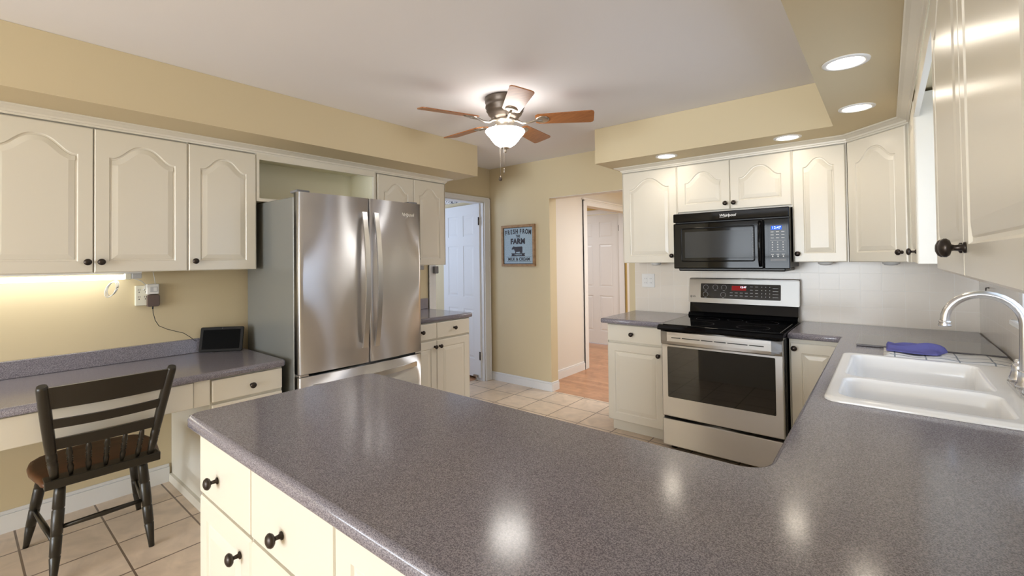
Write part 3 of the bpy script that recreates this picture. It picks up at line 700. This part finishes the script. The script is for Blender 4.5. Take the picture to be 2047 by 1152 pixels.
# cooktop: frame with bevelled front lip
mb = MB(); mb.rings([[(x, y, z) for y, z in ((-.048, .846), (-.052, .858), (-.040, .874), (-.02, .880), (.60, .880), (.60, .846))] for x in (-.002, RW + .002)])
mb.build('cooktop_frame', 'black', o)
MB().box(.02, RW - .02, -.005, .56, .8795, .8825, .001, 1).build('cooktop_glass', 'blackglass', o)
mb = MB()
for cx, cy, r_ in ((.2, .14, .115), (.56, .14, .095), (.2, .42, .08), (.56, .42, .1), (.38, .45, .05)):
    mb.rings([[(cx + q * math.cos(2 * PI * i / 40), cy + q * math.sin(2 * PI * i / 40), .8829) for i in range(40)] for q in (r_, r_ + .0015)], cap0=False, cap1=False)
mb.build('burner_marks', 'greycloth', o)
# backguard
mb = MB(); mb.rings([[(x, y, z) for y, z in ((.60, .86), (.575, .885), (.59, .905), (.618, .912), (.632, .985), (.70, .985), (.70, .86))] for x in (.004, RW - .004)])
mb.build('vent_ledge', 'black', o)
mb = MB(); mb.rings([[(x, y, z) for y, z in ((.612, .984), (.640, 1.168), (.652, 1.176), (.70, 1.176), (.70, .984))] for x in (-.004, RW + .004)])
bmesh.ops.bevel(mb.bm, geom=mb.bm.edges[:], offset=.004, segments=2, affect='EDGES')
bg = mb.build('backguard', 'steelr', o)
tilt = math.atan2(.028, .184)
XB = Matrix.Translation((0, .612, .984)) @ Matrix.Rotation(-tilt, 4, 'X')
mb = MB(); mb.prism(rrect(.09, .645, .038, .152, .006, 3), 0, .004, X=XB @ RX); cp = mb.build('control_panel', 'blackglass', bg)
MB().box(.318, .418, -.0046, -.0038, .103, .138, X=XB).build('display', 'dispred', cp)
text('digits', '12:47', .020, 'digits', cp, XB @ Matrix.Translation((.398, -.0052, .128)) @ RX, ext=.0002)
mb = MB()
for kx, kz in ((.128, .122), (.199, .124), (.262, .123), (.127, .067), (.257, .067)):
    mb.rings([[(kx + q * math.cos(a), -.0043, kz + q * math.sin(a)) for a in [math.radians(-50 + 280 * i / 24) for i in range(25)]] for q in (.0175, .0188)], close=False, cap0=False, cap1=False, X=XB)
    mb.box(kx - .008, kx + .008, -.0045, -.004, kz - .024, kz - .022, X=XB)
for r_ in range(2):
    for q in range(4): mb.box(.305 + .035 * q, .325 + .035 * q, -.0045, -.004, .083 - .022 * r_, .086 - .022 * r_, X=XB)
for r_ in range(4):
    for q in range(2): mb.box(.445 + .034 * q, .464 + .034 * q, -.0045, -.004, .132 - .024 * r_, .1345 - .024 * r_, X=XB)
    for q in range(3): mb.box(.521 + .026 * q, .525 + .026 * q, -.0045, -.004, .130 - .024 * r_, .136 - .024 * r_, X=XB)
    mb.box(.594, .63, -.0045, -.004, .124 - .022 * r_, .1265 - .022 * r_, X=XB)
mb.build('printed_marking', 'greyprint', cp)  # ring, dash and key marks printed on the panel
mb = MB(); mb.rings([[(.016 + q * math.cos(2 * PI * i / 20), -.0012, .047 + q * math.sin(2 * PI * i / 20)) for i in range(20)] for q in (.0055, .0075)], cap0=False, cap1=False, X=XB)
mb.box(.0155, .0165, -.0014, -.001, .043, .051, X=XB).box(.0155, .0195, -.0014, -.001, .0425, .0435, X=XB); mb.build('logo_mark', 'dark', bg)
text('logo', 'LG', .019, 'dark', bg, XB @ Matrix.Translation((.039, -.0012, .047)) @ RX, bold=.0003)
# oven door
d = MB().box(.006, RW - .006, 0, .05, .246, .838, .006, 2).build('oven_door', 'steelr', o)
mb = MB(); mb.prism(rrect(.048, .706, .380, .728, .006, 3), 0, .0015, X=RX); mb.build('window', 'ovenglass', d)
mb = MB(); prof = [(.0, .842), (-.030, .842), (-.042, .834), (-.046, .815), (-.044, .772), (-.036, .752), (-.02, .744), (0, .742)]
N = 14; rg = []
for i in range(N + 1):
    q = i / N; x = .010 + (RW - .020) * q; e_ = min(1, min(q, 1 - q) / .07); e_ = math.sin(e_ * PI / 2)
    rg.append([(x, y * (.45 + .55 * e_), z) for y, z in prof])
mb.rings(rg); h_ = mb.build('handle', 'steelr', d)
mb = MB()
for x0, x1 in ((.095, .155), (.165, .28), (.29, .36), (.37, .44), (.45, .565), (.575, .655)): mb.box(x0, x1, -.0485, -.044, .796, .801)
mb.build('vent_slots', 'dark', h_)
dw = MB().box(.006, RW - .006, 0, .05, .045, .228, .006, 2).build('drawer', 'steelr', o)
for x in (.05, RW - .05):
    for y in (.10, .62): MB().lathe([(.0001, 0), (.02, 0), (.02, .04), (.0001, .04)], 12, Matrix.Translation((x, y, 0))).build('foot', 'blackmatte', o)

# ------------------------------------------------------------------ ceiling fan
FX, FY = -1.86, 2.22
o = thing('ceiling_fan', 'five-blade ceiling fan with lit frosted bowl, mounted flush to the ceiling', 'ceiling fan', (FX, FY, ZC))
MB().lathe([(.0001, -.0005), (.125, -.0005), (.128, -.01), (.124, -.018), (.126, -.028), (.120, -.036), (.123, -.05), (.124, -.062), (.115, -.072), (.118, -.082), (.110, -.092), (.106, -.104), (.096, -.110), (.09, -.122), (.07, -.135), (.0001, -.135)], 40).build('motor_housing', 'pewter', o)
MB().lathe([(.0001, -.135), (.066, -.135), (.066, -.147), (.058, -.152), (.052, -.18), (.055, -.186), (.06, -.192), (.06, -.199), (.0001, -.199)], 32).build('switch_housing', 'nickel', o)
mb = MB(); mb.lathe([(.055, -.1995), (.09, -.2), (.122, -.205), (.126, -.212), (.118, -.226), (.100, -.245), (.085, -.267), (.065, -.29), (.04, -.306), (.02, -.312), (.0001, -.313)], 40)
mb.build('light_bowl', 'glassfrost', o)
MB().lathe([(.0001, -.307), (.018, -.308), (.027, -.3135), (.022, -.320), (.009, -.324), (.008, -.330), (.011, -.335), (.008, -.343), (.0001, -.346)], 20).build('finial', 'nickel', o)
for k in range(5):
    ang = math.radians(31.6 + 72 * k - (4 if k == 1 else 0)); Xr = Matrix.Rotation(ang, 4, 'Z') @ Matrix.Translation((0, 0, -.141)) @ Matrix.Rotation(math.radians(-13), 4, 'X')
    pl = []
    for q in range(11): pl.append((.20 + .35 * q / 10, -(.053 + .016 * q / 10)))
    tip = [(.55 + .012 * math.cos(t_), (.069 - .012) * 1 * (-1 if i == 0 else 1) + 0) for i, t_ in ()]
    out = [(.195, -.040), (.215, -.054), (.54, -.068), (.553, -.060), (.558, -.045), (.558, .045), (.553, .060), (.54, .068), (.215, .054), (.195, .040)]
    mb = MB(); mb.prism(out, -.003, .003, X=Xr); b_ = mb.build('blade', 'blade', o)
    mb = MB()
    mb.lathe([(.0001, -.0115), (.022, -.0115), (.034, -.009), (.038, -.005), (.038, -.0032), (.0001, -.0032)], 20, Xr @ Matrix.Translation((.238, 0, 0)), sx=1.15)
    mb.tube([Xr @ Vector(p) for p in ((.24, 0, -.008), (.19, 0, -.011), (.15, 0, -.022), (.11, 0, -.022), (.085, 0, -.006), (.055, 0, .002))], [.009, .008, .007, .007, .008, .010], 8)
    mb.build('blade_iron', 'nickel', b_)
for dx, dy, z1, pend in ((-.028, -.018, -.49, True), (.012, -.028, -.45, False)):
    mb = MB(); mb.tube([(dx * 2.0, dy * 2.0, -.19), (dx * 2.05, dy * 2.05, -.2)], .003, 6)
    z = -.345
    mb = MB(); mb.tube([(dx, dy, -.315), (dx, dy, z1)], .0012, 6)
    zz_ = -.32
    while zz_ > z1: mb.lathe([(.0001, -.002), (.0022, 0), (.0001, .002)], 6, Matrix.Translation((dx, dy, zz_))); zz_ -= .012
    c_ = mb.build('pull_chain', 'nickel', o)
    if pend: MB().lathe([(.0001, 0), (.004, -.002), (.010, -.016), (.0115, -.024), (.008, -.032), (.0001, -.034)], 14, Matrix.Translation((dx, dy, z1))).build('pull_knob', 'pewter', c_)
    else: MB().lathe([(.0001, 0), (.004, -.002), (.004, -.03), (.0001, -.032)], 10, Matrix.Translation((dx, dy, z1))).build('pull_knob', 'nickel', c_)

# ------------------------------------------------------------------ recessed lights
def downlight(x, y, label):
    o = thing('recessed_light', label, 'light', (x, y, ZS), 0, 'recessed lights in the soffit')
    MB().rings([[(q * math.cos(2 * PI * i / 32), q * math.sin(2 * PI * i / 32), z) for i in range(32)] for q, z in ((.078, -.0005), (.077, -.004), (.062, -.006), (.058, -.0012))], cap0=False, cap1=False, smooth=True)
    mb = MB(); mb.rings([[(q * math.cos(2 * PI * i / 32), q * math.sin(2 * PI * i / 32), z) for i in range(32)] for q, z in ((.078, -.0005), (.077, -.004), (.062, -.006), (.058, -.0012))], cap0=False, cap1=False, smooth=True)
    mb.build('trim_ring', 'white', o)
    MB().lathe([(.0001, -.0008), (.057, -.0008), (.057, -.0022), (.0001, -.0022)], 28).build('lens', 'lens', o)
    l = bpy.data.lights.new('bulb', 'SPOT'); l.energy = .7; l.color = (1, .84, .62); l.spot_size = math.radians(150); l.spot_blend = .6; l.shadow_soft_size = .05
    q = bpy.data.objects.new('bulb', l); COL.objects.link(q); q.parent = o; q.location = (0, 0, -.012)
downlight(-1.243, 3.332, 'recessed ceiling light farthest left in the soffit, beside the hall opening')
downlight(-.470, 3.336, 'recessed ceiling light above the right end of the range, next to the narrow cabinet')
downlight(-.103, 2.90, 'recessed ceiling light in the soffit near the diagonal corner cabinet')
downlight(-.108, 2.187, 'recessed ceiling light above the sink, largest and highest in the photo')
o = thing('fill_dome_light', 'added white dome ceiling light behind the viewer, unseen fill', 'light', (-.35, -3.3, ZC))  # unseen fixture, added to lift the ceiling, floor and counters
MB().lathe([(.0001, -.0005), (.19, -.0005), (.19, -.02), (.0001, -.02)], 32).build('base', 'white', o)
MB().lathe([(.17, -.0205), (.165, -.05), (.13, -.08), (.06, -.1), (.0001, -.104)], 32).build('bowl', 'dome', o)
# ------------------------------------------------------------------ under-cabinet lights
def puck(x, y, label):
    o = thing('puck_light', label, 'light', (x, y, ZB), 0, 'puck lights under the stove wall cabinets')
    MB().lathe([(.0001, -.0005), (.042, -.0005), (.042, -.012), (.036, -.016), (.0001, -.016)], 24).build('housing', 'white', o)
    MB().lathe([(.0001, -.0163), (.034, -.0163), (.030, -.021), (.0001, -.024)], 24).build('lens', 'puck', o)
puck(-1.475, 3.68, 'round white puck light under the cabinet left of the microwave')
puck(-.315, 3.68, 'round white puck light under the narrow cabinet right of the microwave')
puck(.02, 3.62, 'round white puck light under the diagonal corner cabinet')
def tubelight(y0, y1, x, label, endcap=True):
    o = thing('tube_light', label, 'light', (x, y0, ZB), 0)
    L = y1 - y0
    MB().box(-.03, .02, 0, L + .075, -.012, -.0005).build('housing', 'white', o)
    MB().tube([(0, .02, -.031), (0, L, -.031)], .0135, 14).build('tube', 'tube', o)
    MB().box(-.018, .018, L, L + .028, -.045, -.0125, .003, 1).build('socket', 'ivory', o)
    MB().box(-.022, .022, L + .029, L + .075, -.042, -.0125, .003, 1).build('end_cap', 'greyprint', o)
    return o
desk_lamp = tubelight(-.45, .62, -3.36, 'long lit white tube light under the two-door cabinet above the desk')
tubelight(2.24, 2.66, -3.30, 'short lit tube light under the cabinet right of the refrigerator')
# ------------------------------------------------------------------ desk wall electrics
o = thing('wall_outlet', 'ivory six-way wall outlet below the tube light over the desk', 'outlet', (XA, .722, 1.155), R90)
MB().prism(rrect(-.036, .036, -.06, .06, .006, 3), 0, .022, X=RX, bev=.004).build('cover', 'ivory', o)
mb = MB()
for z in (.03, -.012):
    for x in (-.018, .012): mb.box(x - .005, x - .003, -.0226, -.0218, z, z + .01).box(x + .003, x + .005, -.0226, -.0218, z, z + .01).lathe([(.0001, 0), (.003, 0), (.0001, .0004)], 8, Matrix.Translation((x, -.022, z - .009)) @ AXY)
mb.build('slots', 'dark', o)
o = thing('plug_in_timer', 'small white plug-in box with grey screen at the top of the outlet', 'timer', (XA, .766, 1.192), R90)
MB().box(-.030, .030, -.045, 0, -.03, .03, .004, 2).build('case', 'white', o)
MB().box(-.014, .022, -.0462, -.0445, -.018, .014).build('screen', 'greyprint', o)
MB().box(.002, .018, -.0472, -.046, -.014, .010).build('label', 'white', o)
into(MB().tube([(XA + .03, .78, 1.22), (XA + .03, .775, 1.26), (XA + .03, .768, 1.301)], .002, 6).build('cord', 'white'), o)
o = thing('power_adapter', 'brown square power adapter plugged in beside the ivory outlet', 'adapter', (XA, .770, 1.122), R90)
MB().prism(rrect(-.031, .031, -.036, .036, .012, 4), .001, .04, X=RX, bev=.004).build('case', 'brownplastic', o)
MB().tube([(0, -.02, -.034), (0, -.02, -.052)], .004, 8).build('strain_relief', 'blackmatte', o)
cpts = [(XA + .02, .770, 1.075), (XA + .02, .772, 1.045), (XA + .02, .782, 1.00), (XA + .02, .80, .965), (XA + .02, .84, .94), (XA + .022, .885, .921), (XA + .026, .925, .905), (XA + .03, .96, .875), (XA + .035, .985, .848), (XA + .040, .993, .846)]
into(MB().tube(cpts, .002, 6).build('cord', 'blackmatte'), o)['label'] = 'thin dark cord hanging down to the tablet'
mb = MB()
for q in range(3):
    pts = []
    for i in range(17):
        t_ = 2 * PI * i / 16; pts.append((-3.372 + .004 * q, .595 - .022 + .022 * math.cos(t_) - .006 * q + .012 * math.sin(t_), 1.255 - .045 + .042 * math.sin(t_) - .004 * q))
    mb.tube(pts, .0022, 6)
into(mb.build('bundled_cord', 'white'), desk_lamp)
into(MB().tube([(-3.36, .66, 1.262), (-3.38, .70, 1.245), (-3.41, .728, 1.22), (-3.432, .728, 1.195), (XA + .026, .722, 1.19)], .0025, 6).build('cord', 'white'), desk_lamp)
# tablet
o = thing('tablet', 'black tablet with blank screen propped on the desk counter against the refrigerator', 'tablet', (-3.335, 1.095, .770), math.radians(50.4))
XT = Matrix.Translation((0, 0, .004)) @ Matrix.Rotation(math.radians(-14), 4, 'X')
mb = MB(); mb.prism(rrect(-.128, .128, 0, .158, .01, 4), -.010, 0, X=XT @ RX, bev=.003); mb.build('case', 'tabletbody', o)
MB().box(-.110, .110, -.0006, .001, .016, .140, X=XT).build('screen', 'screen', o)
MB().lathe([(.0001, 0), (.0025, 0), (.0001, .0004)], 10, XT @ Matrix.Translation((0, -.0002, .149)) @ AXY).build('camera', 'greycloth', o)
mb = MB(); mb.rings([[(x, y, z) for y, z in ((.012, .0), (.07, .0), (.07, .004), (.04, .10), (.034, .10))] for x in (-.05, .05)]); mb.build('stand', 'tabletbody', o)
# box by the casing
flat(MB().box(XA + .0165, XA + .05, 2.985, 3.035, 1.215, 1.285, .004, 1).build('wall_box', 'greycloth'), 'small dark grey box on the white door casing under the wall cabinet', 'box')
# switch plate on the tile
o = thing('outlet_plate', 'white double outlet and switch plate on the tile left of the range', 'outlet', (-1.613, YB - .006, 1.145))
MB().prism(rrect(-.057, .057, -.059, .059, .005, 3), 0, .006, X=RX, bev=.002).build('plate', 'white', o)
for x in (-.023, .023): MB().prism(rrect(x - .017, x + .017, -.034, .034, .01, 3), .006, .008, X=RX).build('receptacle', 'white', o)
mb = MB()
for x in (-.023, .023):
    for z in (.016, -.02): mb.box(x - .007, x - .005, -.0086, -.0078, z - .004, z + .006).box(x + .005, x + .007, -.0086, -.0078, z - .004, z + .006)
mb.build('slots', 'greycloth', o)
flat(MB().tube([(XC - .006, 3.50, 1.16), (XC - .018, 3.50, 1.16), (XC - .02, 3.50, 1.13)], .003, 6).build('wall_hook', 'bronze'), 'tiny dark hook on the sink wall tile seen through the faucet arch', 'hook')

# ------------------------------------------------------------------ farm sign
o = thing('farm_sign', 'wood framed blue sign reading FRESH FROM THE FARM on the tan wall', 'sign', (-3.055, YB, 1.49))
SW, SH, ft = .452, .444, .026
mb = MB()
for a in ((-SW / 2, SW / 2, SH / 2 - ft, SH / 2), (-SW / 2, SW / 2, -SH / 2, -SH / 2 + ft), (-SW / 2, -SW / 2 + ft, -SH / 2 + ft, SH / 2 - ft), (SW / 2 - ft, SW / 2, -SH / 2 + ft, SH / 2 - ft)):
    mb.box(a[0], a[1], -.03, -.001, a[2], a[3], .002, 1)
mb.build('frame', 'frame', o)
MB().box(-SW / 2 + ft, SW / 2 - ft, -.016, -.002, -SH / 2 + ft, SH / 2 - ft).build('panel', 'signblue', o)
yF = -.0168
mb = MB()
iw, ih = SW / 2 - ft, SH / 2 - ft
for a in ((-iw, iw, ih - .005, ih), (-iw, iw, -ih, -ih + .005), (-iw, -iw + .005, -ih, ih), (iw - .005, iw, -ih, ih)): mb.box(a[0], a[1], yF, -.0159, a[2], a[3])
mb.box(-.036, .036, yF, -.0159, .118, .1195).box(-.036, .036, yF, -.0159, .081, .0825)
mb.box(-.155, -.012, yF, -.0159, -.1225, -.1195).box(.012, .175, yF, -.0159, -.1225, -.1195)
mb.box(-.155, .0, yF, -.0159, -.1715, -.1685).box(.012, .175, yF, -.0159, -.1715, -.1685)
mb.build('rules', 'signdark', o)
word = 'FRESH FROM'; xs = [-.166, -.128, -.09, -.054, -.016, 0, .036, .076, .117, .16]
for ch, x in zip(word, xs):
    if ch == ' ': continue
    q = 1 - (x / .17) ** 2
    text('letter', ch, .068, 'signdark', o, TX(x, yF, .137 + .014 * q) @ Matrix.Rotation(-x * .5, 4, 'Z'), ext=.0008, bold=.0022, sx=.72)
text('printed_marking', 'THE', .034, 'signdark', o, TX(0, yF, .100), ext=.0008, bold=.001, sx=.9)
text('printed_marking', 'FARM', .078, 'signdark', o, TX(-.004, yF, .044), ext=.0008, bold=.004, sx=.98, spacing=1.05)
text('printed_marking', 'MILK & CREAM', .044, 'signdark', o, TX(.008, yF, -.146), ext=.0008, bold=.001, sx=.98, spacing=1.04)
cow = [(-.078, -.012), (-.066, -.004), (-.058, .004), (-.050, -.002), (-.03, -.004), (.03, -.003), (.062, -.002), (.068, -.012), (.068, -.06), (.064, -.085), (.066, -.108), (.056, -.108), (.052, -.082), (.044, -.07), (.046, -.108), (.036, -.108), (.03, -.066), (-.01, -.07), (-.024, -.068), (-.022, -.108), (-.034, -.108), (-.036, -.066), (-.046, -.05), (-.052, -.036), (-.066, -.036), (-.084, -.040), (-.088, -.032)]
cow = [(x * .95 - .006, z * .86 - .008) for x, z in cow]
mb = MB(); mb.prism(list(reversed(cow)), .0158, .0170, X=RX); mb.build('cow', 'signdark', o)
mb = MB(); mb.prism([(-.095, -.117), (.095, -.117), (.085, -.1), (.095, -.083), (-.095, -.083), (-.085, -.1)], .0158, .0168, X=RX @ Matrix.Translation((0, -.0005, 0)) @ Matrix.Diagonal((1, .92, 1, 1)) @ Matrix.Translation((0, -.005, 0))); mb.build('banner', 'signdark', o)
text('printed_marking', 'FRESH', .024, 'signblue', o, TX(0, yF - .0006, -.0975), ext=.0006, bold=.0006, sx=1.3, spacing=1.15)

# ------------------------------------------------------------------ chair
o = thing('side_chair', 'black wooden side chair with brown seat facing the desk counter', 'chair', (-2.95, .44, 0))
half = [(.236, .193), (.20, .205), (.165, .207), (.11, .216), (.03, .226), (-.05, .226), (-.12, .214), (-.17, .18), (-.198, .13), (-.21, .065), (-.213, 0)]
pl = half + [(x, -y) for x, y in reversed(half[:-1])]
mb = MB(); rg = []
for d_, z in ((.012, .408), (.0, .418), (0, .430), (.006, .4385), (.02, .440), (.06, .437)):
    rg.append([(x, y, z) for x, y in (offset(pl, d_) if d_ else pl)])
mb.rings(rg, smooth=True)
s_ = mb.build('seat', 'seatwood', o)
MB().box(.165, .240, -.196, .196, .406, .4435, .004, 2).build('seat_rail', 'chairblack', s_)
def leg(p0, p1):
    p0, p1 = Vector(p0), Vector(p1); pr = [(0, .018), (.12, .020), (.26, .021), (.27, .017), (.28, .021), (.45, .021), (.52, .020), (.53, .0165), (.54, .020), (.72, .019), (.73, .016), (.74, .019), (.92, .013), (1, .011)]
    MB().tube([p0.lerp(p1, q) for q, _ in pr], [r_ for _, r_ in pr], 12).build('leg', 'chairblack', o)
FR, RR = (-.13, .16, .409), (.165, .14, .409); FB, RB = (-.25, .213, 0), (.214, .167, 0)
for s in (-1, 1):
    sg = lambda p: (p[0], p[1] * s, p[2]); leg(sg(FR), sg(FB)); leg(sg(RR), sg(RB))
def onleg(a, c, f_, s=1): p = Vector(a).lerp(Vector(c), f_); return Vector((p.x, p.y * s, p.z))
for a, c, f_ in ((RR, RB, .46), (FR, FB, .30)):
    p, q = onleg(a, c, f_, 1), onleg(a, c, f_, -1)
    MB().tube([p, p.lerp(q, .46), p.lerp(q, .5), p.lerp(q, .54), q], [.009, .011, .0125, .011, .009], 10).build('stretcher', 'chairblack', o)
for s in (-1, 1):
    p, q = onleg(FR, FB, .55, s), onleg(RR, RB, .62, s); MB().tube([p, p.lerp(q, .5), q], [.009, .012, .009], 10).build('stretcher', 'chairblack', o)
# back posts: turned below, flattened and flared above
def post(f_): 
    x = .212 + .10 * f_ + .038 * f_ * f_; y = .162 + .052 * f_; return x, y, .440 + .423 * f_
for s in (-1, 1):
    pr = [(0, .013), (.05, .015), (.16, .018), (.17, .0155), (.185, .018), (.20, .0155), (.215, .018), (.27, .018), (.28, .0155), (.295, .018), (.4, .019), (.6, .020), (.8, .020), (.97, .019), (1, .016)]
    MB().tube([(post(q)[0], post(q)[1] * s, post(q)[2]) for q, _ in pr], [r_ for _, r_ in pr], 12).build('back_post', 'chairblack', o)
def rail(f0, f1, bow, name, th=.007, curve_top=0.):
    mb = MB(); rg = []; N = 16
    x0, y0, z0 = post(f0); x1, y1, z1 = post(f1)
    for i in range(N + 1):
        s = -1 + 2 * i / N; b_ = bow * (1 - s * s); ct = curve_top * (1 - s * s)
        rg.append([(x0 + b_ - th, y0 * s, z0), (x0 + b_ + th, y0 * s, z0), (x1 + b_ + th, y1 * s, z1 + ct), (x1 + b_ - th, y1 * s, z1 + ct)])
    R = mb.rings(rg); mb.build(name, 'chairblack', o)
rail(.755, .975, .03, 'top_rail', curve_top=.006); rail(.545, .64, .028, 'back_slat'); rail(.315, .43, .012, 'back_slat')
for k in range(-2, 3):
    yb, yt = .056 * k, .062 * k; x1_, _, z1_ = post(.32); b_ = .012 * (1 - (k / 2.8) ** 2)
    p0, p1 = Vector((.212, yb, .440)), Vector((x1_ + b_, yt, z1_ + .004))
    pr = [(0, .006), (.15, .0095), (.3, .0115), (.42, .0075), (.46, .0115), (.5, .0072), (.54, .012), (.58, .0072), (.62, .012), (.66, .0075), (.75, .0115), (.9, .009), (1, .006)]
    MB().tube([p0.lerp(p1, q) for q, _ in pr], [r_ for _, r_ in pr], 10).build('spindle', 'chairblack', o)
